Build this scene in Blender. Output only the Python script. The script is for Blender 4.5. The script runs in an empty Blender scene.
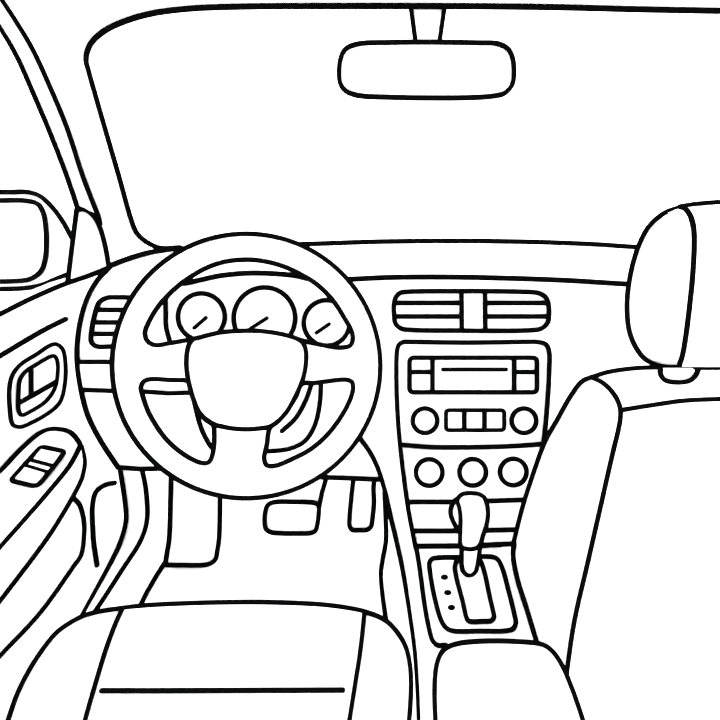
import bpy, math
from mathutils import Vector, Matrix

SC = bpy.context.scene
COL = SC.collection
# ------------------------------------------------------------------ camera
EYE = Vector((0, 0, 1.15))            # driver's eye height above the carpet
PITCH = math.radians(23)
FPX = 500.0
RT = Vector((1, 0, 0))
FW = Vector((0, math.cos(PITCH), -math.sin(PITCH)))
UP = Vector((0, math.sin(PITCH), math.cos(PITCH)))
cam_data = bpy.data.cameras.new('camera')
cam_data.sensor_width = 36.0
cam_data.lens = 36.0 * FPX / 720.0
cam_data.clip_start = 0.01
cam = bpy.data.objects.new('camera', cam_data)
COL.objects.link(cam)
cam.location = EYE
cam.rotation_euler = (math.pi / 2 - PITCH, 0, 0)
SC.camera = cam

# All measuring below is done with the eye as origin; parts are shifted by EYE when they are linked.
def ray(u, v):
    return FW + RT * ((u - 360) / FPX) + UP * ((360 - v) / FPX)
def P(u, v, d):
    return ray(u, v) * d
class Plane:
    def __init__(s, p, n):
        s.p = Vector(p); s.n = Vector(n).normalized()
        a = Vector((0, 0, 1)) if abs(s.n.z) < .9 else Vector((0, 1, 0))
        s.ex = a.cross(s.n).normalized(); s.ey = s.n.cross(s.ex).normalized()
    def at(s, u, v):
        r = ray(u, v)
        return r * (s.p.dot(s.n) / r.dot(s.n))
    def to2(s, p):
        q = p - s.p
        return (q.dot(s.ex), q.dot(s.ey))
    def up(s, h):                      # a parallel plane h nearer to the viewer's side
        return Plane(s.p + s.n * h, s.n)
def Dp(d): return Plane(FW * d, -FW)
def Xp(x, s=1): return Plane((x, 0, 0), (s, 0, 0))
def Yp(y): return Plane((0, y, 0), (0, -1, 0))
def Zp(z): return Plane((0, 0, z), (0, 0, 1))
WSN = Vector((0, -0.508, -0.861))      # windscreen leans back about 30 degrees
WS = Plane((0, .66, .14), WSN)

# ------------------------------------------------------------------ curves
def smooth(pts, closed=False, k=6):
    pts = [Vector(p) for p in pts]
    n = len(pts); out = []
    def g(i):
        if closed: return pts[i % n]
        if i < 0: return pts[0] * 2 - pts[1]
        if i >= n: return pts[-1] * 2 - pts[-2]
        return pts[i]
    for i in range(n if closed else n - 1):
        p0, p1, p2, p3 = g(i - 1), g(i), g(i + 1), g(i + 2)
        t0 = 0; t1 = t0 + max((p1 - p0).length, 1e-6) ** .5
        t2 = t1 + max((p2 - p1).length, 1e-6) ** .5; t3 = t2 + max((p3 - p2).length, 1e-6) ** .5
        for j in range(k):
            t = t1 + (t2 - t1) * j / k
            a1 = p0 * ((t1 - t) / (t1 - t0)) + p1 * ((t - t0) / (t1 - t0))
            a2 = p1 * ((t2 - t) / (t2 - t1)) + p2 * ((t - t1) / (t2 - t1))
            a3 = p2 * ((t3 - t) / (t3 - t2)) + p3 * ((t - t2) / (t3 - t2))
            b1 = a1 * ((t2 - t) / (t2 - t0)) + a2 * ((t - t0) / (t2 - t0))
            b2 = a2 * ((t3 - t) / (t3 - t1)) + a3 * ((t - t1) / (t3 - t1))
            out.append(b1 * ((t2 - t) / (t2 - t1)) + b2 * ((t - t1) / (t2 - t1)))
    if not closed: out.append(pts[-1])
    return out
def rpoly(pts, r, k=6):
    pts = [Vector(p) for p in pts]; n = len(pts); out = []
    rs = r if isinstance(r, (list, tuple)) else [r] * n
    for i in range(n):
        a, b, c = pts[i - 1], pts[i], pts[(i + 1) % n]
        d1, d2 = (a - b), (c - b)
        q = min(rs[i], d1.length * .49, d2.length * .49)
        if q < 1e-6: out.append(b); continue
        s, e = b + d1.normalized() * q, b + d2.normalized() * q
        for j in range(k + 1):
            t = j / k
            out.append(s * (1 - t) ** 2 + b * (2 * t * (1 - t)) + e * t * t)
    return out
def rrect(x0, y0, x1, y1, r): return rpoly([(x0, y0), (x1, y0), (x1, y1), (x0, y1)], r)
def circ(cx, cy, rx, ry=None, n=64):
    ry = ry or rx
    return [Vector((cx + rx * math.cos(2 * math.pi * i / n), cy + ry * math.sin(2 * math.pi * i / n))) for i in range(n)]
def on(pl, pts): return [pl.at(p[0], p[1]) for p in pts]

# ------------------------------------------------------------------ materials
def surface(name, base, rough, scale, bump=0.05):
    m = bpy.data.materials.new(name); m.use_nodes = True
    nt = m.node_tree; b = nt.nodes['Principled BSDF']
    tc = nt.nodes.new('ShaderNodeTexCoord'); nz = nt.nodes.new('ShaderNodeTexNoise')
    nz.inputs['Scale'].default_value = scale; nz.inputs['Detail'].default_value = 3
    cr = nt.nodes.new('ShaderNodeValToRGB')
    cr.color_ramp.elements[0].color = (base - .02, base - .02, base - .02, 1)
    cr.color_ramp.elements[1].color = (base, base, base, 1)
    nt.links.new(tc.outputs['Object'], nz.inputs['Vector'])
    nt.links.new(nz.outputs['Fac'], cr.inputs['Fac'])
    nt.links.new(cr.outputs['Color'], b.inputs['Base Color'])
    b.inputs['Roughness'].default_value = rough
    b.inputs['Specular IOR Level'].default_value = .2
    bp = nt.nodes.new('ShaderNodeBump'); bp.inputs['Strength'].default_value = bump; bp.inputs['Distance'].default_value = .001
    nt.links.new(nz.outputs['Fac'], bp.inputs['Height']); nt.links.new(bp.outputs['Normal'], b.inputs['Normal'])
    return m
PLASTIC = surface('white_plastic', .96, .6, 40)
FABRIC = surface('white_fabric', .96, .95, 300, .1)
RUBBER = surface('white_rubber', .96, .8, 120)
CARPET = surface('white_carpet', .96, 1.0, 500, .1)
PAINT = surface('white_paint', .96, .5, 20)
def ink():
    m = bpy.data.materials.new('black_line'); m.use_nodes = True
    nt = m.node_tree
    for n in list(nt.nodes): nt.nodes.remove(n)
    o = nt.nodes.new('ShaderNodeOutputMaterial'); d = nt.nodes.new('ShaderNodeBsdfDiffuse')
    nz = nt.nodes.new('ShaderNodeTexNoise'); nz.inputs['Scale'].default_value = 80
    cr = nt.nodes.new('ShaderNodeValToRGB')
    cr.color_ramp.elements[0].color = (.0008, .0008, .0008, 1); cr.color_ramp.elements[1].color = (.0012, .0012, .0012, 1)
    nt.links.new(nz.outputs['Fac'], cr.inputs['Fac']); nt.links.new(cr.outputs['Color'], d.inputs['Color'])
    nt.links.new(d.outputs[0], o.inputs['Surface'])
    return m
INK = ink()
def glass():
    m = bpy.data.materials.new('clear_glass'); m.use_nodes = True
    nt = m.node_tree
    for n in list(nt.nodes): nt.nodes.remove(n)
    o = nt.nodes.new('ShaderNodeOutputMaterial'); t = nt.nodes.new('ShaderNodeBsdfTransparent')
    t.inputs['Color'].default_value = (.995, .995, .995, 1)
    g = nt.nodes.new('ShaderNodeBsdfGlossy'); g.inputs['Roughness'].default_value = .02
    mx = nt.nodes.new('ShaderNodeMixShader'); mx.inputs[0].default_value = .0008
    nt.links.new(t.outputs[0], mx.inputs[1]); nt.links.new(g.outputs[0], mx.inputs[2])
    nt.links.new(mx.outputs[0], o.inputs['Surface'])
    return m
GLASS = glass()

# ------------------------------------------------------------------ mesh builder
LIFT = 1.0
LW = 2.55                               # half a line, in photo pixels, at the line's own distance
class MB:
    def __init__(s): s.v = []; s.f = []; s.m = []
    def add(s, vs, fs, mi=0):
        o = len(s.v); s.v += [Vector(v) for v in vs]
        for f in fs: s.f.append(tuple(i + o for i in f)); s.m.append(mi)
    # -- black line: a round cord with round ends
    def line(s, pts, closed=False, w=LW, lift=LIFT):
        q = []
        for p in pts:
            p = Vector(p)
            if not q or (p - q[-1]).length > 1e-5: q.append(p)
        if closed and (q[0] - q[-1]).length < 1e-5: q.pop()
        n = len(q)
        if n < 2: return s
        rad = [max(.0006, w * p.dot(FW) / FPX) for p in q]
        # the cord lies on the surface, not half sunk in it
        q = [p * (1 - r * lift / p.length) for p, r in zip(q, rad)]
        tg = []
        for i in range(n):
            a = q[i - 1] if (i or closed) else q[0]
            b = q[(i + 1) % n] if (i < n - 1 or closed) else q[-1]
            t = (b - a)
            tg.append(t.normalized() if t.length > 1e-9 else Vector((1, 0, 0)))
        nrm = tg[0].orthogonal().normalized(); frames = []
        for i in range(n):
            nrm = (nrm - tg[i] * nrm.dot(tg[i])).normalized()
            frames.append((nrm.copy(), tg[i].cross(nrm)))
        K = 10; vs = []; fs = []
        def ring(c, fr, r):
            vs.extend(c + (fr[0] * math.cos(2 * math.pi * j / K) + fr[1] * math.sin(2 * math.pi * j / K)) * r for j in range(K))
        rows = []
        if not closed:
            for a in (80, 50, 25): rows.append((q[0] - tg[0] * rad[0] * math.sin(math.radians(a)), frames[0], rad[0] * math.cos(math.radians(a))))
        for i in range(n): rows.append((q[i], frames[i], rad[i]))
        if not closed:
            for a in (25, 50, 80): rows.append((q[-1] + tg[-1] * rad[-1] * math.sin(math.radians(a)), frames[-1], rad[-1] * math.cos(math.radians(a))))
        for r in rows: ring(*r)
        R = len(rows)
        for i in range(R if closed else R - 1):
            a, b = i * K, ((i + 1) % R) * K
            off = 0
            if closed and i == R - 1:      # match the twist where the loop closes
                off = min(range(K), key=lambda o: (vs[a] - vs[(o) % K]).length)
            for j in range(K):
                fs.append((a + j, a + (j + 1) % K, b + (j + 1 + off) % K, b + (j + off) % K))
        if not closed:
            fs.append(tuple(range(K))[::-1]); fs.append(tuple((R - 1) * K + j for j in range(K)))
        s.add(vs, fs, 1)
        return s
    def lines(s, pl, paths, closed=False, w=LW):
        for p in paths: s.line(on(pl, p), closed, w)
        return s
    # -- solid plate with holes, rounded edge; first loop outer, others holes; plane = its widest level
    def slab(s, pl, loops, thick, bevel=.001, three_d=False, res=3):
        cu = bpy.data.curves.new('tmp', 'CURVE'); cu.dimensions = '2D'; cu.fill_mode = 'BOTH'
        for lp in loops:
            q = lp if three_d else on(pl, lp)
            q2 = [pl.to2(x) for x in q]; r = []
            for x in q2:
                if not r or (x[0] - r[-1][0]) ** 2 + (x[1] - r[-1][1]) ** 2 > 1e-9: r.append(x)
            sp = cu.splines.new('POLY'); sp.points.add(len(r) - 1); sp.use_cyclic_u = True
            for i, x in enumerate(r): sp.points[i].co = (x[0], x[1], 0, 1)
        cu.extrude = max(thick / 2 - bevel, 0); cu.bevel_depth = bevel; cu.bevel_resolution = res; cu.offset = -bevel
        ob = bpy.data.objects.new('tmp', cu)
        me = bpy.data.meshes.new_from_object(ob)
        # widest band from the plane itself back to plane - (thick - 2*bevel); face stands bevel proud of it
        mid = -(thick / 2 - bevel)
        vs = [pl.p + pl.ex * v.co.x + pl.ey * v.co.y + pl.n * (v.co.z + mid) for v in me.vertices]
        s.add(vs, [tuple(p.vertices) for p in me.polygons], 0)
        bpy.data.objects.remove(ob); bpy.data.curves.remove(cu); bpy.data.meshes.remove(me)
        return s
    def plate(s, pl, outline, thick, bevel=.001, w=LW, draw=True):
        s.slab(pl, [outline], thick, bevel)
        if draw: s.line(on(pl.up(bevel * .8), outline), True, w)
        return s
    def loft(s, curves, close_u=False, close_v=False, cap=False):
        n = len(curves[0]); vs = [p for c in curves for p in c]; fs = []
        R = len(curves)
        for i in range(R if close_v else R - 1):
            for j in range(n if close_u else n - 1):
                a, b = i * n, ((i + 1) % R) * n
                fs.append((a + j, a + (j + 1) % n, b + (j + 1) % n, b + j))
        if cap: fs.append(tuple(range(n))[::-1]); fs.append(tuple((R - 1) * n + j for j in range(n)))
        s.add(vs, fs); return s
    def poly(s, pts): s.add(pts, [tuple(range(len(pts)))]); return s
    def prism(s, pts, vec):             # planar outline pushed along a vector
        n = len(pts); vec = Vector(vec)
        s.add([Vector(p) for p in pts] + [Vector(p) + vec for p in pts],
              [tuple(range(n))[::-1], tuple(range(n, 2 * n))] + [(i, (i + 1) % n, n + (i + 1) % n, n + i) for i in range(n)])
        return s
    def box(s, x0, x1, y0, y1, z0, z1):
        return s.prism([(x0, y0, z0), (x1, y0, z0), (x1, y1, z0), (x0, y1, z0)], (0, 0, z1 - z0))
    def disc(s, pl, c, rx, ry, h, w=LW, n=48, cap_edge=.0015):
        """a round button standing h proud of the plane, black ring round its face"""
        base = on(pl, circ(c[0], c[1], rx, ry, n))
        top = on(pl.up(h), circ(c[0], c[1], rx, ry, n))
        ctr = sum(top, Vector()) / n
        inn = [ctr + (p - ctr) * .9 + pl.n * cap_edge for p in top]
        s.loft([base, top, inn], close_u=True, cap=True)
        s.line(top, True, w)
        return s

def tag(o, label=None, cat=None, group=None, kind=None):
    if label: o['label'] = label
    if cat: o['category'] = cat
    if group: o['group'] = group
    if kind: o['kind'] = kind
    return o
class Thing:
    """an Empty at the thing's base; parts are collected first so that the base is known"""
    def __init__(s, name, label, cat, group=None):
        s.e = bpy.data.objects.new(name, None); s.e.empty_display_size = .05
        COL.objects.link(s.e); tag(s.e, label, cat, group); s.parts = []
    def part(s, name, mb, mat, parent=None, label=None):
        o = make(name, mb, mat)
        if label: o['label'] = label
        s.parts.append((o, parent)); return o
    def done(s):
        lo = Vector((1e9,) * 3); hi = -lo
        for o, _ in s.parts:
            for v in o.data.vertices:
                w = v.co + o.location
                lo = Vector(map(min, lo, w)); hi = Vector(map(max, hi, w))
        s.e.location = ((lo.x + hi.x) / 2, (lo.y + hi.y) / 2, lo.z)
        wl = {o.name: o.location.copy() for o, _ in s.parts}
        for o, par in s.parts:
            if par is None: o.parent = s.e; o.location = wl[o.name] - s.e.location
            else: o.parent = par; o.location = wl[o.name] - wl[par.name]
        return s.e
def make(name, mb, mat):
    me = bpy.data.meshes.new(name)
    vs = [v + EYE for v in mb.v]
    lo = Vector([min(v[i] for v in vs) for i in range(3)]); hi = Vector([max(v[i] for v in vs) for i in range(3)])
    c = (lo + hi) / 2
    me.from_pydata([v - c for v in vs], [], mb.f)
    me.materials.append(mat); me.materials.append(INK)
    for p, m in zip(me.polygons, mb.m):
        p.material_index = m; p.use_smooth = (m == 1)
    me.validate(); me.update()
    o = bpy.data.objects.new(name, me); o.location = c
    COL.objects.link(o)
    return o
def structure(name, mb, mat):
    return tag(make(name, mb, mat), kind='structure')

FLOOR = -1.15
CARX = .155                             # middle of the car

# ================================================================== SETTING
m = MB().box(-.66, .97, -.1, 1.36, FLOOR - .03, FLOOR)
structure('floor', m, CARPET)
m = MB().prism([(-.66, 1.34, FLOOR), (-.66, 1.42, -.42), (-.66, 1.46, -.42), (-.66, 1.38, FLOOR)], (1.63, 0, 0))
structure('wall_front', m, CARPET)
# centre tunnel under the console, with the seam of its carpet
m = MB().box(.062, .255, .40, 1.34, FLOOR, -.84)
m.line(on(Xp(.0568, -1), smooth([(384.5, 492), (385.5, 515), (386, 540), (383, 557), (381, 572.5), (382, 590), (385.5, 617.5), (389, 640)])))
structure('trim_3', m, CARPET)

ws_left = [(180, 247.5), (160, 248), (147.5, 242.5), (137.5, 234), (133, 225), (118, 173), (100.5, 113), (88.3, 70), (86, 60), (90, 45),
           (103, 32), (123, 22), (150, 14), (187, 9), (240, 6.8), (360, 6.2), (480, 6.5), (560, 7.5), (640, 9.5), (720, 11)]
wsl = on(WS, smooth(ws_left, k=5))
# far side of the windscreen mirrors the near side about the car's middle
half = [p for p in wsl if p.x <= CARX]
mir = [Vector((2 * CARX - p.x, p.y, p.z)) for p in reversed(half)]
m = MB()
pane = half + mir
m.prism(pane, WS.n * -.004)
structure('window_1', m, GLASS)
# roof header with the black seal along the top of the windscreen
m = MB()
top_i = [p for p in wsl if p.x > -.333]
seal = wsl
m.line(seal, lift=2, w=2.7)
structure('trim_4', m, RUBBER)
m = MB()
hd = on(WS, smooth([(86, 60), (90, 45), (103, 32), (123, 22), (150, 14), (187, 9), (240, 6.8), (360, 6.2), (480, 6.5), (560, 7.5), (640, 9.5), (720, 11), (800, 13)], k=5))
back = [Vector((p.x * 1.05, p.y - .16, p.z + .055)) for p in hd]
hd2 = [p + Vector((0, .01, .03)) for p in hd]; back2 = [p + Vector((0, 0, .03)) for p in back]
m.loft([hd, back, back2, hd2], close_v=True)
structure('ceiling', m, FABRIC)
# pillar between the windscreen and the side window
lo2 = smooth([(-6, -12), (2, 0), (17, 23), (33, 50), (50, 87), (67, 128), (83, 177), (97, 213), (109, 250), (112, 262)], k=4)
def dl2(v): return .60 + (1.23 - .60) * max(0, min(1, v / 267)) 
pil_out = [P(p[0], p[1], dl2(p[1])) for p in lo2]
li = smooth([(80, 20), (84, 45), (86, 60), (88, 70), (100, 113), (117, 173), (132, 225), (137.5, 234), (150, 243)], k=4)
li = [WS.at(p[0] - 1.5, p[1]) for p in li]
def resample(c, n):
    L = [0]
    for a, b in zip(c, c[1:]): L.append(L[-1] + (b - a).length)
    out = []; j = 0
    for i in range(n):
        t = L[-1] * i / (n - 1)
        while j < len(c) - 2 and L[j + 1] < t: j += 1
        f = (t - L[j]) / max(L[j + 1] - L[j], 1e-9)
        out.append(c[j].lerp(c[j + 1], max(0, min(1, f))))
    return out
a, b = resample(pil_out, 40), resample(li, 40)
th = Vector((-.01, .025, .01))
m = MB().loft([a, b, [p + th for p in b], [p + th for p in a]], close_v=True)
structure('trim_1', m, PLASTIC)

# door sill strip at the edge of the carpet
s1 = [(120, 469), (125, 502), (126, 520), (121, 540), (110, 564), (95, 592), (82.5, 615), (70, 640)]
s2 = [(142, 469), (146, 490), (147, 520), (141, 540), (122, 570), (104, 598), (96, 610), (80, 634)]
A = on(Xp(-.625), smooth(s1)); B = on(Xp(-.56), smooth(s2))
m = MB().loft([A, B, [p + Vector((0, 0, -.05)) for p in B], [p + Vector((0, 0, -.05)) for p in A]], close_v=True)
m.line(A, lift=2.5); m.line(B, lift=1.5)
structure('trim_2', m, RUBBER)

# ================================================================== CAR DOOR
t = Thing('door_1', 'white driver side door with inner handle, armrest and switches beside the dashboard', 'car door')
t.e['kind'] = 'structure'
DX = -.65
DP = Xp(DX)
sill = [DP.at(*p) for p in [(109.5, 268.2), (90, 275.5), (67, 283), (30, 299), (0, 314)]]
sill.append(Vector((DX, .28, sill[-1].z)))
ol = [Vector((DX, 1.40, sill[0].z + .0))] + sill + [Vector((DX, .28, -1.1)), Vector((DX, 1.40, -1.1))]
m = MB().prism(ol, (-.04, 0, 0))
DPI = Xp(DX + .001)
m.line(on(DPI, smooth([(109.5, 268), (90, 275), (67, 283), (30, 299), (0, 314), (-30, 328)])))
m.line(on(DPI, smooth([(66, 319), (45, 329.5), (25, 341), (0, 356), (-30, 374)])))
m.line(on(DPI, smooth([(114.5, 483), (105, 485), (96, 492), (92.5, 505), (92.3, 520), (92.7, 527), (93.5, 541), (95, 552), (97, 565)])))
panel = t.part('door_panel', m, PLASTIC)
# window frame: strip between the two long pillar lines
l1 = smooth([(-12, 12), (0, 28), (17, 57), (33, 93), (50, 133), (67, 177), (77, 207)], k=4)
l2 = smooth([(-2, -6), (2, 0), (17, 23), (33, 50), (50, 87), (67, 128), (83, 177), (97, 213)], k=4)
a = [P(p[0], p[1], .55 + .52 * max(0, p[1]) / 210) for p in l1]
b = [P(p[0], p[1], .56 + .52 * max(0, p[1]) / 210) for p in l2]
ra, rb = resample(a, 24), resample(b, 24)
th = Vector((-.012, .02, 0))
m = MB().loft([ra, rb, [p + th for p in rb], [p + th for p in ra]], close_v=True)
b += [P(u, v, .56 + .52 * v / 210) for u, v in ((98.5, 217), (100, 224))]
m.line(a); m.line(b)
t.part('window_frame', m, RUBBER)
# triangular mirror cover at the front corner of the window
def sd(u): return 1.05 + (u - 67) / 42 * .09
lf_ = 0
sc = smooth([(76.5, 210), (79, 209.5), (85, 209.5), (92.5, 215), (99, 225), (105, 245), (109, 267)], k=5)
scl = [P(p[0], p[1], sd(p[0])) for p in sc]
lf = [P(76.5, 210, sd(76.5)), P(67.5, 283, sd(67.5))]
m = MB().prism(scl + [P(67.5, 283, sd(67.5))], FW * .02)
m.line(scl, lift=3); m.line(lf); m.line([P(67.5, 283, sd(67.5)), P(88, 276, sd(88)), P(109, 268, sd(109))])
t.part('mirror_cover', m, PLASTIC)
# armrest
AZ = Zp(-.53)
top_out = [(-60, 532), (-20, 488), (0, 471), (20, 450), (37, 435), (47, 430), (57, 429), (70, 432), (79, 442), (81, 447)]
top_in = [(80, 446.5), (70, 465), (50, 490), (24, 520), (0, 547), (-60, 615)]
to = on(AZ, smooth(top_out)); ti = on(AZ, smooth(top_in))
SX = Xp(-.558)
lowc = on(SX, smooth([(81.5, 447), (84.5, 462), (83, 473), (81, 480), (72.5, 497), (59, 520), (46, 540), (0, 601), (-60, 678)]))
m = MB()
m.poly(to + ti[1:])
m.loft([[p + Vector((0, 0, -.002)) for p in to[:-22]], [Vector((DX + .001, p.y, p.z - .002)) for p in to[:-22]]])
lr = resample(lowc, 40); tr = resample(ti, 40)
wl = [Vector((DX, p.y, p.z)) for p in lr]
m.loft([tr, lr, wl])
m.line(to); m.line(ti); m.line(lowc, lift=2.5)
arm = t.part('armrest', m, PLASTIC)
swp = AZ.up(.006)
m = MB()
m.plate(swp, rpoly([(41, 446.5), (65, 451.5), (52, 469), (37, 487), (10.5, 480.5), (26, 463)], [5, 4, 2, 7, 4, 2]), .007, .001)
sw = t.part('window_switch', m, PLASTIC, arm)
m = MB()
m.line(on(swp.up(.002), [(32.5, 460.3), (51.5, 465.3)]), w=1.9)
m.line(on(swp.up(.002), [(25, 465.3), (46.5, 471.7)]), w=1.9)
m.plate(swp.up(.002), rpoly([(40, 449), (60, 453.5), (51, 466), (32.5, 461)], 2), .004, .001, draw=False)
m.plate(swp.up(.002), rpoly([(25, 465), (46.5, 471), (36, 483.5), (14, 478.5)], 2), .004, .001, draw=False)
t.part('switch_rocker', m, PLASTIC, arm)
# map pocket below the armrest
PX = Xp(-.61)
pk = on(PX, smooth([(72.5, 497), (79, 504), (82, 512), (84, 523), (84, 534), (81, 555), (73, 567), (40, 613), (0, 656), (-60, 722)]))
hi_ = on(PX, [(72.5, 497), (46, 540), (0, 601), (-60, 678)])
m = MB().poly(pk + hi_[::-1])
m.loft([pk, [Vector((DX, p.y, p.z)) for p in pk]])
m.line(pk)
t.part('door_pocket', m, PLASTIC)
# inner door handle
hp = Xp(DX + .012)
m = MB()
m.plate(hp, smooth([(56, 344), (62.5, 349), (65.5, 365), (64.7, 385), (60, 402), (50, 412), (32, 422.5), (20, 427), (12.8, 424.5), (9.7, 407), (9.5, 387),
                    (12.5, 375), (20, 365), (37, 354), (49, 346)], True), .012, .001, w=2.2)
hb = t.part('door_handle', m, PLASTIC)
hq = hp.up(.003)
m = MB()
m.plate(hq, smooth([(54, 355.8), (57, 360), (57.3, 377), (54, 390), (45, 402), (31, 411.2), (21.8, 415), (19, 411.5), (18.6, 392), (20, 380), (25.5, 371.8), (37, 364.2), (50, 356.8)], True), .004, .001, w=2.1)
m.line(on(hq.up(.001), [(31, 369), (31, 395)]))
m.line(on(hq.up(.001), [(19, 403), (32.5, 395.5), (56, 382)]))
t.part('pull_lever', m, PLASTIC, hb)
t.done()

# side window pane
f = resample(ra, 16)
bot = [sill[2], sill[3], sill[4], Vector((DX, .62, sill[4].z + .01))]
base = resample([P(67.5, 283, 1.09), DP.at(30, 299), DP.at(0, 314), Vector((DX, .6, -.27))], 16)
m = MB().loft([[p + Vector((-.006, 0, 0)) for p in reversed(f)], [p + Vector((-.006, 0, 0)) for p in base]])
structure('window_2', m, GLASS)

# ================================================================== DOOR MIRROR
t = Thing('wing_mirror', 'white outside mirror beyond the driver side window with rounded housing', 'wing mirror')
MD = Dp(1.24)
out = smooth([(-34, 200), (-26, 193.5), (-10, 192), (10, 192), (27.5, 192), (40, 196), (52.5, 207.5), (62.5, 221), (72, 238)], k=5)
low = smooth([(67.5, 274.5), (55, 279.5), (42, 285), (27, 288), (10, 289), (-15, 288.5), (-30, 284), (-36, 262)], k=5)
loop = out + [Vector((78, 250)), Vector((76, 268))] + low
rim = on(MD, loop)
ctr = sum(rim, Vector()) / len(rim)
mid = [ctr + (p - ctr) * .93 + Vector((-.01, .05, .0)) for p in rim]
bk = [ctr + (p - ctr) * .55 + Vector((-.03, .10, 0)) for p in rim]
m = MB().loft([rim, mid, bk], close_u=True, cap=True)
m.line(on(MD, out)); m.line(on(MD, low))
hs = t.part('mirror_housing', m, PLASTIC)
m = MB().plate(MD.up(.004), smooth([(-22, 201), (0, 200.5), (25, 200.7), (37.5, 204), (43, 212.5), (46, 230), (46.3, 245), (45.5, 257), (41, 271), (30, 279), (15, 281), (-8, 281), (-24, 277), (-28, 240)], True, 8), .004, .001)
t.part('mirror_glass', m, PAINT)
m = MB().prism([P(70, 240, 1.23), P(80, 244, 1.21), P(80, 268, 1.21), P(70, 272, 1.23)], FW * .03)
t.part('mounting_arm', m, PLASTIC)
t.done()

# ================================================================== DASHBOARD
YD = .885
DF = Yp(YD)
t = Thing('dashboard', 'wide white dashboard running under the windscreen behind the steering wheel', 'dashboard')
left_c = smooth([(109, 267.8), (97.5, 280), (87.5, 297.5), (80.5, 320), (77.5, 340), (77, 361), (81, 390), (87.5, 415), (100, 440), (118, 467.5)], k=5)
hood = smooth([(109, 267.8), (135, 276), (160, 281), (182, 283.5), (200, 280), (220, 275.7), (250, 273), (280, 274), (297, 276), (310, 279), (330, 279.5), (354, 279), (380, 277.7), (410, 277), (467, 277.2), (560, 280), (627, 284), (760, 290)], k=5)
outline = [Vector(p) for p in left_c] + [Vector(p) for p in [(140, 469), (165, 469.5), (317, 477), (380, 479.5), (470, 483), (760, 490)]] + [Vector(p) for p in reversed(hood)][:-1]
m = MB().prism([p + Vector((0, 0, -.0015)) for p in on(DF, outline)], (0, .09, -.004))
F2 = Yp(YD - .0005)
m.line(on(F2, left_c))
m.line(on(F2, hood[15:]), w=2.8, lift=1.5)
m.line(on(F2, [(118, 467.5), (140, 469), (165, 468.6)]))
m.line(on(F2, [(312, 476.5), (325, 477.5), (350, 478.3), (381, 479.7)]))
t.part('front_panel', m, PLASTIC)
# top pad back to the foot of the windscreen
fr = on(DF, hood)
bkpx = smooth([(109, 267), (115, 264), (125, 260), (137, 256), (150, 252.5), (160, 250.8), (170, 249.5), (200, 248), (250, 246), (305, 244.5), (380, 242), (467, 241.3), (500, 241.7), (540, 242.5), (580, 244), (600, 245), (637, 247.5), (760, 252)], k=5)
arc_y = lambda u: .89 + (1.262 - .89) * min(1, max(0, (u - 109) / 100)) ** .9
bk = [Yp(arc_y(p[0])).at(*p) for p in bkpx]
N = 60
n_fr, n_bk = resample(fr, N), resample(bk, N)
dn = Vector((0, 0, -.03))
up_ = Vector((0, 0, .001))
m = MB().loft([[p + up_ for p in n_fr], [p - up_ * 2 for p in n_bk], [p + dn for p in n_bk], [p + dn + Vector((0, .11, 0)) for p in n_fr], [p + Vector((0, .003, -.0002)) for p in n_fr]], close_v=True)
m.line([p + Vector((0, -.001, .0005)) for p in bk], lift=2, w=2.8)
t.part('top_pad', m, PLASTIC)
# trim band across the driver's side
m = MB()
band = [(77.8, 362), (110, 362), (190, 363.5), (310, 365), (310, 393.5), (190, 393), (142, 391.5), (112.5, 391), (81, 389.8)]
m.slab(Yp(YD - .003), [[Vector(p) for p in [(78.5, 362), (190, 363.5), (300, 365), (300, 393.5), (190, 393), (142, 391.5), (82, 389.8)]]], .006, .001)
bp = Yp(YD - .004)
m.line(on(bp, [(78.5, 362), (112, 362), (150, 363)])); m.line(on(bp, [(82, 389.8), (112.5, 391), (142, 391.5), (168, 393.3), (200, 392.5)]))
t.part('trim_band', m, PAINT)
t.done()

# corner vent beside the door
t = Thing('air_vent', 'slatted air vent in the dashboard corner between door and steering wheel', 'air vent')
VP_ = Yp(YD - .0065)
sv = smooth([(132, 297.5), (118, 297.3), (107, 297.8), (99.5, 302), (96, 310), (93, 322), (91, 335), (91.3, 342), (96, 346.3), (112.5, 346.5), (125, 346.5)], k=5) + [Vector((128, 344)), Vector((136, 301))]
m = MB().plate(VP_, sv, .006, .001)
fo = t.part('vent_frame', m, PLASTIC)
for (u0, v0, u1) in ((96.5, 310, 128), (94, 322.5, 124), (92, 334, 120)):
    m = MB()
    m.slab(VP_.up(.001), [[Vector(p) for p in [(u0 + 1, v0 - .8), (u1, v0 - .8), (u1, v0 + 6), (u0 + 1, v0 + 6)]]], .005, .0008)
    m.line(on(VP_.up(.002), [(u0, v0), (u1, v0)]))
    t.part('slat', m, PLASTIC)
t.done()

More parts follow.
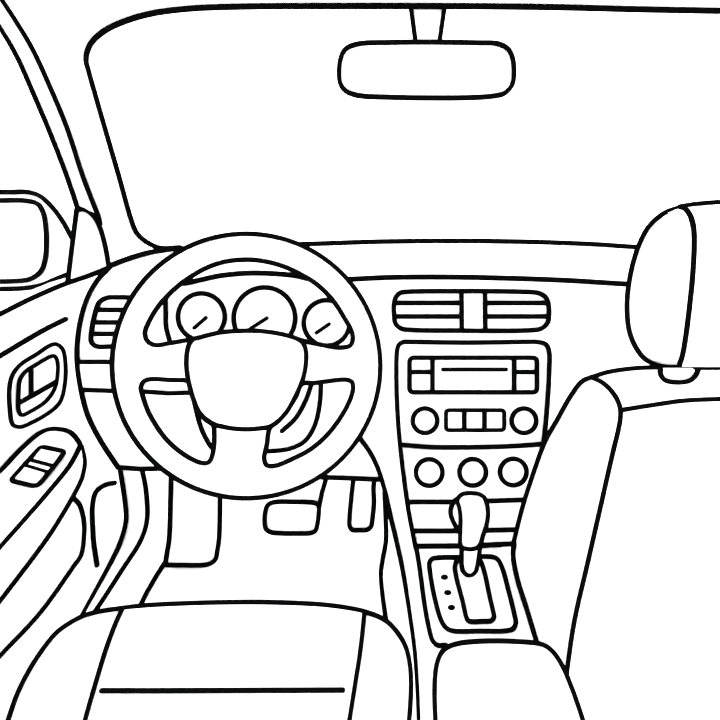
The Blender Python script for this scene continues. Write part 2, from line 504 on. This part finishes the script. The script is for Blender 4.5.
# centre vents
t = Thing('air_vent', 'wide twin air vent with four slats above the radio', 'air vent')
cv = smooth([(405, 292), (462, 291.2), (520, 291.8), (538, 293), (545.5, 297), (548.3, 304), (549, 315), (547.5, 323), (541, 328.7), (530, 330.3), (455, 330.6), (412, 330), (401, 328.5), (395.5, 323.5), (394, 315), (394, 304), (396, 297), (400, 293)], True)
m = MB().plate(VP_, cv, .007, .001)
t.part('vent_frame', m, PLASTIC)
m = MB().slab(VP_.up(.003), [rpoly([(461.5, 292), (485, 292), (485, 330), (461.5, 330)], 1)], .008, .0008)
m.line(on(VP_.up(.0035), [(461.5, 292), (461.8, 330)])); m.line(on(VP_.up(.0035), [(485, 292), (485.3, 330)]))
t.part('centre_block', m, PLASTIC)
for u0, u1 in ((395, 461.5), (485, 548.5)):
    for v0 in (303, 316.5):
        m = MB()
        m.slab(VP_.up(.001), [[Vector(p) for p in [(u0 + 2, v0 - .8), (u1 - 1, v0 - .8), (u1 - 1, v0 + 6), (u0 + 2, v0 + 6)]]], .005, .0008)
        m.line(on(VP_.up(.0022), [(u0, v0), (u1, v0)]))
        t.part('slat', m, PLASTIC)
t.done()

# ================================================================== INSTRUMENTS
t = Thing('instrument_cluster', 'instrument cluster with three round dials seen through the steering wheel', 'instrument cluster')
CP = Yp(YD - .0045)
cl = smooth([(165.5, 300), (165.7, 315), (166.3, 328), (169.5, 341), (180, 352), (250, 358), (335, 356), (352, 342), (350, 312), (335, 292), (310, 281.5), (297, 278), (280, 276), (250, 275), (220, 277.7), (200, 282), (182, 286), (170, 292)], True)
m = MB().slab(CP, [cl], .005, .001)
m.line(on(CP.up(.0012), hood[10:56]))
m.line(on(CP.up(.001), smooth([(165.5, 296), (165.6, 312), (166, 327), (169.8, 342)])))
t.part('cluster_housing', m, PLASTIC)
for cx, cy, rr, nd in ((201.3, 316.8, 23.4, ((194, 328), (206, 317.7))), (264.4, 318.2, 30.8, ((247, 331), (267, 318))), (326.6, 323, 22.8, ((316.3, 333), (329.2, 324)))):
    m = MB().disc(CP.up(.001), (cx, cy), rr, rr, .003)
    g = t.part('gauge', m, PLASTIC)
    m = MB().line(on(CP.up(.007), nd), w=2.0)
    t.part('needle', m, INK, g)
t.done()

# ================================================================== CENTRE CONSOLE
SD = .9166
SP = Dp(SD)
t = Thing('centre_console', 'white centre console with tapering stack between driver footwell and passenger seat', 'console')
stL = smooth([(404, 341.8), (399.5, 344), (397.3, 349), (396.3, 370), (397.3, 410), (399.5, 440), (402.5, 467.5), (407.5, 505), (414, 540), (415.5, 548)], k=5)
stR = [(522, 548), (544, 443), (547, 410), (549.3, 370), (549, 351)]
stTR = smooth([(548, 346), (544, 343), (538, 342)])
m = MB()
sto = list(stL) + [Vector(p) for p in stR] + [Vector(p) for p in stTR]
m.slab(SP, [sto], .03, .001)
q = SP.up(.001)
m.line(on(q, stL))
m.line(on(q, smooth([(404, 341.8), (420, 342), (470, 342.6), (530, 341.8), (538, 342), (546, 344.5), (549, 351), (549.3, 370), (547, 410), (545, 432), (543.5, 443), (540, 462)])))
t.part('centre_stack', m, PLASTIC)
CZ = Zp(-.67)
tl = [(415, 545), (417.5, 555), (425, 608), (431, 637), (433, 642)]
# top of the console, under the shifter, and back under the armrest
def zat(u, v): return CZ.at(u, v)
pts = [zat(*p) for p in tl] + [zat(440, 700)]
pts = [Vector((pts[0].x, SD * .8 + .02, -.67))] + pts + [Vector((pts[-1].x, .05, -.67)), Vector((.258, .05, -.67)), Vector((.258, SD * .8 + .02, -.67))]
m = MB().prism(pts, (0, 0, -.02))
q = CZ.up(.001)
m.line(on(q, smooth([(414.5, 542), (417.5, 555), (425, 608), (430, 633), (432.8, 641), (437.5, 645), (446, 645)])))
t.part('console_top', m, PLASTIC)
# flared side facing the driver's footwell
Apx = smooth([(397.3, 410), (399.5, 440), (402.5, 467.5), (407.5, 505), (416, 548)], k=5)
Aw = [SP.at(*p) for p in Apx] + [zat(*p) for p in [(417.5, 556), (425, 608), (433, 642), (440, 700), (446, 760)]]
Bc = [P(346, 420, 1.012), P(359, 437.5, 1.022), P(370, 452.5, 1.032), P(377.5, 467.5, 1.036), P(384, 487.5, 1.03), P(390, 515, 1.0), P(396, 540, .98), P(402.5, 570, .93), P(410, 615, .87), P(415, 652, .83), P(417.7, 690, .80), P(419, 720, .78), P(420, 760, .75)]
Bs = smooth(Bc, k=5)
a, b = resample(Aw, 50), resample(Bs, 50)
ins = Vector((.02, .0, 0))
m = MB().loft([a, b, [p + Vector((.03, 0, -.0)) for p in b], [p + Vector((.02, 0, -.02)) for p in a]], close_v=True)
m.line(Bs[5:], lift=2.5)
t.part('side_panel', m, PLASTIC)
m = MB()
for y_ in (((415.5, 531), (450, 531), (486, 530.3), (517, 529.7)), ((417.7, 546.2), (450, 546), (482, 545.3), (515, 543.7))):
    m.line(on(SP.up(.004), y_))
m.slab(SP.up(.002), [[Vector(p) for p in [(415.5, 531), (450, 531), (486, 530.3), (517, 529.7), (514.5, 544), (482, 545.3), (450, 546), (417.7, 546.2)]]], .004, .0008)
t.part('storage_lid', m, PLASTIC)
t.done()

t = Thing('car_radio', 'car radio with disc slot, side buttons and two round knobs in the centre stack', 'radio')
R0 = SP.up(.0045)
m = MB().slab(R0, [rpoly([(402, 348), (544, 348), (544, 372), (541, 440), (405, 443), (401, 400)], 6)], .003, .0008)
m.line(on(R0.up(.001), smooth([(402.5, 445), (430, 447), (472.5, 447.2), (510, 446.2), (543.5, 444)])))
t.part('faceplate', m, PLASTIC)
R1 = R0.up(.003)
m = MB().plate(R1, rrect(409.5, 357.7, 537, 392.3, 4.5), .004, .0008)
m.line(on(R1.up(.0014), [(432.5, 358), (432.5, 392)])); m.line(on(R1.up(.0014), [(514.2, 358), (514.2, 392)]))
disp = t.part('radio_display', m, PLASTIC)
m = MB().line(on(R1.up(.0022), [(443, 369.5), (506, 369.5)]), w=2.2)
t.part('disc_slot', m, INK, disp)
for x0, x1 in ((411, 431), (515.8, 535.6)):
    for y0, y1 in ((359, 371), (373, 391)):
        m = MB().slab(R1.up(.0018), [rrect(x0, y0, x1, y1, 1.5)], .003, .0006)
        if y0 < 365: m.line(on(R1.up(.0020), [(x0 - 1, 372), (x1 + 1, 372)]))
        t.part('button', m, PLASTIC, disp)
m = MB().plate(R1, rrect(446, 410.2, 504.2, 430.2, 3.5), .004, .0008, w=2.2)
row = t.part('preset_panel', m, PLASTIC)
for x0, x1 in ((447.5, 463.5), (465, 483.5), (485.2, 502.7)):
    m = MB().slab(R1.up(.0018), [rrect(x0, 411.8, x1, 428.6, 1.5)], .003, .0006)
    if x0 > 450: m.line(on(R1.up(.0022), [(x0 - .7, 410.5), (x0 - .7, 430)]))
    t.part('button', m, PLASTIC, row)
for cx in (425, 524): t.part('knob', MB().disc(R1, (cx, 420.7), 12.3, 12.3, .010), PLASTIC)
t.done()

t = Thing('climate_control_panel', 'heater control panel with a row of three round knobs under the radio', 'heater controls')
m = MB().slab(R0, [[Vector(p) for p in [(404, 449), (430, 450), (472, 450), (541, 447.5), (526, 499.5), (409.5, 500.5)]]], .003, .0008)
m.line(on(R0.up(.001), [(409, 502), (451, 502), (489, 501), (530, 499.7)]))
t.part('faceplate', m, PLASTIC)
for cx, cy in ((429.2, 472.5), (472.7, 472.3), (513.3, 472)): t.part('knob', MB().disc(R0.up(.001), (cx, cy), 13.3, 13.3, .012), PLASTIC)
t.done()

# ================================================================== SHIFTER
t = Thing('gear_selector_plate', 'flat gear selector plate with three dots and long slot around the shift lever', 'gear plate')
GP = CZ.up(.006)
go = smooth([(437.5, 557.7), (465, 557.3), (493, 557), (498.3, 560), (503, 570), (508.2, 589.5), (514.4, 614.5), (515.7, 623), (513, 628.8), (505.5, 630.8), (480, 631), (453, 630.8), (446.5, 628), (441.5, 621), (434.7, 598), (430.2, 573), (429.4, 563), (432, 559)], True)
m = MB().plate(GP, go, .006, .001)
pb = t.part('plate_base', m, PLASTIC)
gs = smooth([(457.6, 560), (455, 566), (455.5, 573), (459, 588), (462.5, 600.5), (466, 616), (468, 620.3), (472, 621.6), (482, 621.2), (491, 620.7), (494, 617), (493, 611), (490, 598), (484.7, 573), (481, 562), (478, 558.5), (462, 558)], True)
m = MB().plate(GP.up(.002), gs, .004, .0008)
t.part('lever_slot', m, RUBBER)
for cx, cy in ((444.4, 577.1), (447.7, 592.5), (451.4, 607.4)):
    m = MB(); pl = GP.up(.001)
    m.loft([on(pl, circ(cx, cy, 3.9, 2.9, 20)), on(pl.up(.0012), circ(cx, cy, 3.9, 2.9, 20))], close_u=True, cap=True)
    m.m = [1] * len(m.m)
    t.part('position_dot', m, INK)
t.done()

def loft_lr(mb, pl, L, R, n, ky, lean=Vector((0, 0, 0))):
    """solid of elliptical sections between a left and a right edge, both given in px from top to bottom"""
    a = resample([Vector((p[0], p[1], 0)) for p in L], n); b = resample([Vector((p[0], p[1], 0)) for p in R], n)
    rings = []
    for p, q in zip(a, b):
        p3, q3 = pl.at(p.x, p.y), pl.at(q.x, q.y)
        c = (p3 + q3) / 2; h = (q3 - p3) / 2
        rings.append([c + h * math.cos(2 * math.pi * j / 24) + pl.n * (h.length * ky * math.sin(2 * math.pi * j / 24)) for j in range(24)])
    mb.loft(rings, close_u=True, cap=True)
t = Thing('gear_shifter', 'upright automatic gear lever with pear shaped knob standing in its slot', 'gear lever')
KP = Dp(.79)
m = MB()
Lk = smooth([(468.5, 493), (463, 493.9), (459.3, 496.5), (457.2, 500.5), (459.2, 508), (460.4, 518), (460.2, 532), (460.4, 545), (462.4, 548.2), (467, 549.3)], k=5)
Rk = smooth([(471.5, 493), (478, 493.8), (484, 497), (487, 504.4), (488.2, 513.3), (486.7, 524.4), (483.3, 535), (480, 546), (477.8, 548.4), (473, 549.4)], k=5)
loft_lr(m, KP, Lk, Rk, 30, .6)
m.line(on(KP.up(.002), [p for p in Lk[:-10][::-1] + Rk[:-10]]), lift=2.8, w=2.3)
m.line([P(470 + 9.3 * math.sin(a_), 545 + 4.3 * math.cos(a_), .79 - .0085 * math.cos(a_)) for a_ in [math.radians(k) for k in range(-88, 89, 8)]], lift=2.5, w=2.2)
kn = t.part('knob', m, PLASTIC)
m = MB()
KB = Dp(.797)
bl = smooth([(457, 499), (453.3, 502.5), (451, 508), (450.6, 513), (452, 519), (456.7, 528), (460, 533)], k=5)
br = [(460, 499), (466, 505), (467, 515), (467, 525), (464, 533)]
loft_lr(m, KB, bl, br, 20, .5)
m.line(on(KB, bl))
t.part('release_button', m, PLASTIC, kn)
m = MB()
Ls = smooth([(461.6, 547), (461.4, 556), (461.4, 565), (463, 571), (466, 574.2), (468, 574.8)], k=5)
Rs = smooth([(480, 547), (478.8, 556), (477, 566), (475.6, 571), (472, 574.4), (470, 574.8)], k=5)
def shaft_pl(v): return .80 + (.845 - .80) * (v - 547) / 28
L3 = [P(p[0], p[1], shaft_pl(p[1])) for p in Ls]; R3 = [P(p[0], p[1], shaft_pl(p[1])) for p in Rs]
rings = []
for p, q in zip(L3, R3):
    c = (p + q) / 2; h = (q - p) / 2
    rings.append([c + h * math.cos(2 * math.pi * j / 24) - FW * (h.length * .8 * math.sin(2 * math.pi * j / 24)) for j in range(24)])
m.loft(rings, close_u=True, cap=True)
m.line(L3 + R3[::-1], w=2.5, lift=3)
# lower end of the rod, going down into the slot
c0 = (L3[20] + R3[20]) / 2
m.prism([c0 + Vector((.008 * math.cos(k * math.pi / 6), .008 * math.sin(k * math.pi / 6) + .012, 0)) for k in range(12)], (0, 0, min(-.001, -.666 - c0.z)))
t.part('shaft', m, PLASTIC)
t.done()

# ================================================================== CONSOLE ARMREST
t = Thing('console_armrest', 'padded box armrest at the near end of the centre console', 'armrest')
AP = Zp(-.585)
ao = smooth([(437, 760), (435.3, 720), (434.5, 690), (436, 668), (440, 655), (446, 648), (458, 643.5), (475, 641.5), (495, 640.9), (515, 641.4), (537, 643.2), (546, 646), (554, 653), (562, 665), (570, 683), (583, 720), (594, 760)], k=5)
q = on(AP, ao)
endy = .1
q2 = [Vector((q[0].x, endy, q[0].z))] + q + [Vector((q[-1].x, endy, q[-1].z))]
m = MB().slab(AP, [q2], .083, .004, three_d=True)
m.line(on(AP.up(.003), ao))
t.part('armrest_lid', m, FABRIC)
t.done()

# ================================================================== STEERING WHEEL
t = Thing('steering_wheel', 'four spoke steering wheel with large blank hub pad in front of the dials', 'steering wheel')
WP = Dp(.71)
outer = circ(246.2, 366, 134.2, 132.3, 160)
up_o = smooth([(145, 333), (147.5, 325), (157.5, 307.5), (172.5, 291), (187.5, 279), (207.5, 267.5), (227.5, 261.3), (247.5, 259.8), (262, 261), (280, 265.3), (300, 274), (317.5, 285), (332.5, 300),
               (344, 317.5), (351, 330), (352.7, 339), (350, 345.5), (340, 347.6), (322.5, 345), (302.5, 340.5), (287.5, 335.5), (265, 331.5), (247.5, 330.7), (220, 332.5), (192.5, 339), (170, 343), (155, 345), (147.5, 341)], True)
ll_o = smooth([(141, 387), (144, 381.5), (150, 379.3), (168, 380), (189, 382), (190.5, 390), (194, 401), (200, 413), (206, 420), (213, 425), (214.2, 435), (213.8, 447), (211, 459), (208, 462.5), (202, 463), (187, 456.3), (167, 440), (150, 415), (142.5, 395)], True)
lr_o = smooth([(302, 384.2), (315, 383), (337, 380.2), (346, 379.8), (351.5, 381.8), (353, 386.5), (351, 397), (342, 415), (327, 435), (310, 449.5), (292, 459), (275, 465.7), (267, 465.3), (264.3, 459), (267, 444), (270, 428), (278, 421.5), (287, 410.5), (296, 396.5)], True)
m = MB().slab(WP, [outer, up_o, ll_o, lr_o], .017, .006, res=4)
for lp in (outer, up_o, ll_o, lr_o): m.line(on(WP.up(.004), lp), True)
rimo = t.part('rim_and_spokes', m, RUBBER)
HP = WP.up(.010)
hub = smooth([(192.5, 339.8), (188, 347.5), (186.3, 362.5), (187.7, 377.5), (189.5, 386), (194, 401), (200, 413.5), (212.5, 423.5), (228, 427.8), (245, 429.3), (258, 428.6), (271, 426), (285, 414), (296, 395), (303.3, 377.5), (306, 362), (306, 352), (304, 345), (300, 340.5), (287.5, 335.5), (265, 331.5), (247.5, 330.7), (220, 332.5), (200, 337.5)], True)
m = MB().slab(HP, [hub], .020, .003)
m.line(on(HP.up(.002), hub), True)
t.part('hub_pad', m, PLASTIC)
t.done()

t = Thing('steering_column', 'steering column shroud visible through the lower openings of the steering wheel', 'steering column')
CL = Dp(.79)
m = MB()
m.slab(CL, [smooth([(196, 400), (200, 425), (205, 437), (213, 449), (228, 452), (250, 452), (269, 451.3), (290, 449), (305, 441), (315, 425), (320, 402), (321, 384), (316, 366), (300, 355), (220, 355), (200, 370)], True)], .13, .002)
q = CL.up(.001)
m.line(on(q, smooth([(193, 397), (195.5, 408), (200, 425), (205, 437), (212, 448), (216, 451)])))
m.line(on(q, smooth([(321, 378), (321, 384), (320, 402), (315, 425), (305, 441), (290, 448.7), (269, 451.3), (262, 451.5)])))
t.part('shroud', m, PLASTIC)
m = MB()
m.slab(CL.up(.006), [smooth([(311, 380), (305, 402), (295, 419), (282, 431), (272, 430), (272, 400), (290, 380)], True)], .010, .001)
m.line(on(CL.up(.008), smooth([(312, 379), (311, 385), (305, 402), (295, 419), (282, 431)])))
t.part('column_stalk', m, PLASTIC)
t.done()

# ================================================================== PEDALS
t = Thing('brake_pedal', 'wide brake pedal with rounded rectangular pad hanging beneath the dashboard', 'pedal')
BP = Dp(1.22)
m = MB().plate(BP, smooth([(274, 502.2), (295, 501.8), (308, 502.2), (315.5, 503.2), (318.7, 506), (318.8, 513), (317.3, 525), (315.5, 530.5), (311, 533), (300, 533.5), (280, 533.3), (271, 532.3), (266, 529), (264.6, 522), (265.5, 511), (268, 505)], True), .02, .002)
t.part('pedal_pad', m, RUBBER)
m = MB()
ap = Dp(1.225)
m.slab(ap, [[Vector(p) for p in [(304, 460), (330, 460), (326, 479), (319.3, 509), (300, 509)]]], .012, .001)
at_ = ap.at(317, 470); far = Vector((at_.x, 1.40, at_.z + .16))
m.loft([[at_ + Vector((dx, 0, dz)) for dx, dz in ((-.012, -.01), (.012, -.01), (.012, .01), (-.012, .01))], [far + Vector((dx, 0, dz)) for dx, dz in ((-.012, -.01), (.012, -.01), (.012, .01), (-.012, .01))]], close_u=True, cap=True)
m.line(on(ap.up(.001), [(329, 465), (326, 479), (322, 493), (319, 508)]))
t.part('pedal_arm', m, PLASTIC)
t.done()
t = Thing('accelerator_pedal', 'narrow tall accelerator pedal hanging beside the centre console', 'pedal')
m = MB().plate(BP, smooth([(354, 474), (353, 482), (351, 500), (349.5, 518), (349.6, 526), (352, 529.7), (360, 530.2), (367, 529.7), (371, 526.5), (372.6, 518), (374, 502), (373.5, 490), (372.8, 474)], True), .02, .002)
t.part('pedal_pad', m, RUBBER)
m = MB().slab(Dp(1.245), [rrect(358, 445, 367, 480, 1)], .012, .001)
at_ = Dp(1.25).at(362, 450); far = Vector((at_.x, 1.40, at_.z + .14))
m.loft([[at_ + Vector((dx, 0, dz)) for dx, dz in ((-.010, -.01), (.010, -.01), (.010, .01), (-.010, .01))], [far + Vector((dx, 0, dz)) for dx, dz in ((-.010, -.01), (.010, -.01), (.010, .01), (-.010, .01))]], close_u=True, cap=True)
t.part('pedal_arm', m, PLASTIC)
t.done()

# foot rest on the toe board and the carpet edge that runs from it
t = Thing('foot_rest', 'tall foot rest panel on the carpet near the door sill', 'foot rest')
zf = FLOOR + .012
b0 = Zp(zf).at(165, 564)
FP = Plane(b0, Vector((0, -.75, .66)))
m = MB()
fo_ = [(172, 455), (171, 480), (170.5, 500), (169, 540), (167, 552), (164.5, 562.5), (167, 565), (204, 565), (211, 563), (215.5, 559), (217.5, 550), (219, 540), (220, 497), (220, 455)]
m.slab(FP, [[Vector(p) for p in fo_]], .012, .001)
m.line(on(FP.up(.002), smooth([(171.3, 470), (171, 480), (170.5, 500), (169, 540), (167, 552), (165.5, 562)]) + smooth([(167, 565), (185, 565.2), (204, 565), (211, 563), (215.5, 559), (217.5, 550), (219, 540), (219.8, 520), (220, 497), (220, 480)])))
t.part('rest_panel', m, RUBBER)
m = MB()
pth = [(164.5, 563), (155, 578), (147, 592), (139, 608), (128, 628)]
FZ = Zp(FLOOR + .012)
A = on(FZ, pth); 
m.loft([A, [p + Vector((.02, 0, -.003)) for p in A], [p + Vector((.02, 0, -.012)) for p in A], [p + Vector((0, 0, -.012)) for p in A]], close_v=True)
m.line(A)
t.part('carpet_edge', m, CARPET)
t.done()

# ================================================================== SEATS
t = Thing('driver_seat', 'driver seat cushion with side bolsters and one cross seam below the steering wheel', 'seat')
CS = Zp(-.70)
co = smooth([(-6, 762), (8, 720), (18, 692), (34, 662), (55, 634), (68, 624), (83, 616), (100, 611.3), (122, 608), (145, 605.5), (171, 604), (220, 602.4), (270, 602.2), (320, 604.5), (345, 607.5), (366, 612), (385, 620), (397.5, 632.5), (406, 647.5), (410.3, 668), (411, 690), (410.3, 705), (409, 722), (406, 762)], k=5)
q = on(CS, co)
q2 = [Vector((q[0].x + .0, .02, -.70))] + q + [Vector((q[-1].x, .02, -.70))]
m = MB().slab(CS, [q2], .10, .002, three_d=True)
m.line(on(CS.up(.002), co))
cq = CS.up(.007)
cu_ = t.part('cushion', m, FABRIC)
m = MB()
bl_ = on(cq, smooth([(122, 609), (114, 627), (105, 652), (95, 685), (85, 720), (75, 762)]))
br_ = on(cq, smooth([(364.5, 612), (362, 637), (359, 660), (355, 685), (349.5, 720), (343, 762)]))
front = on(cq, smooth([(122, 610), (145, 608), (171, 606.5), (220, 605), (270, 605), (320, 607), (345, 610), (364, 613.5)]))
m.prism(bl_[::-1] + front + br_, (0, 0, -.004))
m.line(bl_); m.line(br_)
m.line(on(CS.up(.0075), [(101.5, 690.6), (150, 690.7), (343, 690)]))
t.part('centre_panel', m, FABRIC)
m = MB()
yb = min(p.y for p in q)
m.box(-.40, .02, .05, .50, -.95, -.79)
t.part('seat_base', m, PLASTIC)
for x in (-.36, -.03):
    m = MB().box(x, x + .03, .04, .52, FLOOR, -.94)
    t.part('seat_rail', m, PAINT)
t.done()

t = Thing('passenger_seat', 'passenger seat seen from behind with tall backrest and rounded headrest', 'seat')
BX = .26
SPX = Xp(BX, -1)
front = smooth([(592, 377), (582.5, 381.5), (572, 395), (558, 419.5), (546, 441), (533.6, 474.6), (523, 508), (514, 544)], k=5)
ridge = smooth([(592, 377), (604, 383), (614, 393), (620, 404), (621.5, 413), (620.5, 424), (613, 456), (602.5, 502), (589, 561), (575, 622), (567, 676)], k=5)
fr3 = on(SPX, front); rd3 = on(SPX, ridge)
bot_z = -.80
lower = [fr3[-1] + Vector((0, .035, bot_z - fr3[-1].z)), rd3[-1] + Vector((0, 0, bot_z - rd3[-1].z))]
prof = fr3 + lower + rd3[::-1][:-1]
def crown(x):
    e_ = min(x - BX, BX + .50 - x)
    for (a0, z0), (a1, z1) in (((0, 0), (.015, .005)), ((.015, .005), (.04, .009)), ((.04, .009), (.09, .0115)), ((.09, .0115), (.3, .012))):
        if e_ <= a1: return z0 + (z1 - z0) * (e_ - a0) / (a1 - a0)
    return .012
secs = []
for x in [BX + k for k in (0, .008, .015, .027, .04, .06, .09, .14, .25, .36, .41, .44, .46, .473, .485, .492, .50)]:
    secs.append([Vector((x, p.y, p.z + crown(x) * max(0, min(1, (p.z + .45) / .15)))) for p in prof])
m = MB().loft(secs, close_u=True, cap=True)
e = Vector((-.001, 0, 0))
m.line([p + e for p in fr3]); m.line([p + e for p in rd3])
m.line(on(Xp(BX - .003, -1), smooth([(514, 544), (512.8, 552), (513.3, 560), (518, 582), (526, 607), (536, 640), (540, 650)])))
tz = fr3[0].z
# back and front edge of the top face
m.line(smooth([Yp(.437).at(*p) for p in [(622, 410), (637, 407.5), (653, 405), (683.5, 400.7), (720, 399), (760, 398.5)]]))
m.line(smooth([fr3[0]] + [Yp(.506).at(*p) for p in [(607, 372.3), (631.5, 368.5), (659, 367.2), (690, 367.3), (720, 368), (760, 369)]]), lift=4.5)
t.part('backrest', m, FABRIC)
# headrest
HX = BX + .25
rear_px = smooth([(679, 366.5), (682.5, 355), (686, 335), (690, 302.5), (692.5, 277.5), (694.2, 248), (694, 232), (692.5, 222), (690, 215), (685.5, 209), (680, 206.8)], k=5)
side_px = smooth([(679, 367.3), (669, 367), (660, 366), (645, 359), (635, 346), (629, 330), (627, 310), (628, 290), (632.5, 265), (640, 242.5), (650, 225), (665, 212.5), (680, 207)], k=5)
rear = on(Yp(.475), rear_px)
sidec = [P(p[0], p[1], .575 + 0 * p[0]) for p in side_px]
nn = 30
rr_, ss_ = resample(rear[:-3], nn), resample(sidec, nn)
rr_ = [p + Vector((.002, 0, -.010 * max(0, min(1, (p.z + .13) / .07)))) for p in rr_]
rr_ += on(Yp(.475), [(700, 218), (720, 216), (760, 214), (820, 213.5)])
ss_ += [P(695, 204.9, .575), P(720, 202.8, .575), P(760, 201.2, .575), P(795, 200.8, .575)]; nn = len(ss_)
def full(c): return c + [Vector((2 * HX - p.x, p.y, p.z)) for p in reversed(c)]
cF = [p + Vector((.035, .045, 0)) for p in ss_]
lo_c = sum(ss_, Vector()) / nn
cF = [lo_c + (p - lo_c) * .8 + Vector((.03, .04, 0)) for p in ss_]
m = MB().loft([full(rr_), full(ss_), full(cF)], close_u=True, cap=True)
m.line(sidec, lift=4); m.line(rear, lift=1.5)
topl = [P(680, 207, .575), P(695, 204.7, .575), P(720, 202.6, .575), P(760, 201, .575)]
m.line(smooth(topl), lift=5, w=3.0)
hr = t.part('headrest', m, FABRIC)
m = MB()
nk = smooth([(660.5, 369), (660.5, 374), (665, 380), (677, 382.3), (690, 380.5), (696, 375), (698, 370)], k=5)
NP = Yp(.457)
m.slab(NP, [rpoly([(662, 371), (697, 371), (694, 378), (688, 381), (677, 382), (666, 380), (661.5, 376)], 1.5)], .008, .0005)
m.line(on(NP.up(.001), nk), lift=1.5)
t.part('headrest_guide', m, PLASTIC)
for x in (HX - .10, HX + .06):
    m = MB().box(x, x + .012, .505, .517, -.26, -.20)
    t.part('headrest_post', m, PAINT)
m = MB().prism([(.37, .66, -.66), (.37, .82, -.62), (.37, .88, -.66), (.37, .88, -.80), (.37, .60, -.80)], (.38, 0, 0))
t.part('cushion', m, FABRIC)
m = MB().box(.37, .72, .60, .86, -.95, -.80)
t.part('seat_base', m, PLASTIC)
for x in (.38, .68):
    m = MB().box(x, x + .03, .58, .86, FLOOR, -.95)
    t.part('seat_rail', m, PAINT)
t.done()

# ================================================================== INSIDE MIRROR
t = Thing('rear_view_mirror', 'wide rounded rear view mirror hanging from the top of the windscreen', 'mirror')
RM = Dp(.53)
mo = smooth([(357, 44), (390, 42.4), (427, 42), (480, 42.8), (495, 43.2), (503, 45.5), (509, 50), (512.5, 57.5), (514, 70), (512.8, 83), (509, 89.5), (503, 94), (490, 96.5), (470, 97.7), (435, 98), (390, 97.3), (357, 95.3), (346, 91), (340.5, 84), (339, 72), (341, 57), (345.5, 49)], True)
m = MB().plate(RM, mo, .022, .003)
t.part('mirror_housing', m, PLASTIC)
mi = [Vector((426.5 + (p.x - 426.5) * .955, 70 + (p.y - 70) * .9)) for p in mo]
m = MB().slab(RM.up(.0035), [mi], .002, .0004)
t.part('mirror_glass', m, PAINT)
m = MB()
sq = [P(411, 8, .55), P(444.5, 8, .55), P(439.5, 42, .535), P(415.5, 42, .535)]
m.prism(sq, FW * .008)
m.line([sq[0], sq[3]]); m.line([sq[1], sq[2]])
t.part('stem', m, PLASTIC)
t.done()

# ================================================================== LIGHT
w = bpy.data.worlds.new('overcast_sky'); SC.world = w; w.use_nodes = True
bg = w.node_tree.nodes['Background']
bg.inputs['Color'].default_value = (1, 1, 1, 1); bg.inputs['Strength'].default_value = 1.0
SC.view_settings.view_transform = 'Standard'
SC.view_settings.look = 'None'
SC.view_settings.exposure = 2.1
SC.view_settings.gamma = 1.0
SC.view_settings.use_curve_mapping = False
SC.cycles.diffuse_bounces = 16; SC.cycles.max_bounces = 24; SC.cycles.transparent_max_bounces = 16
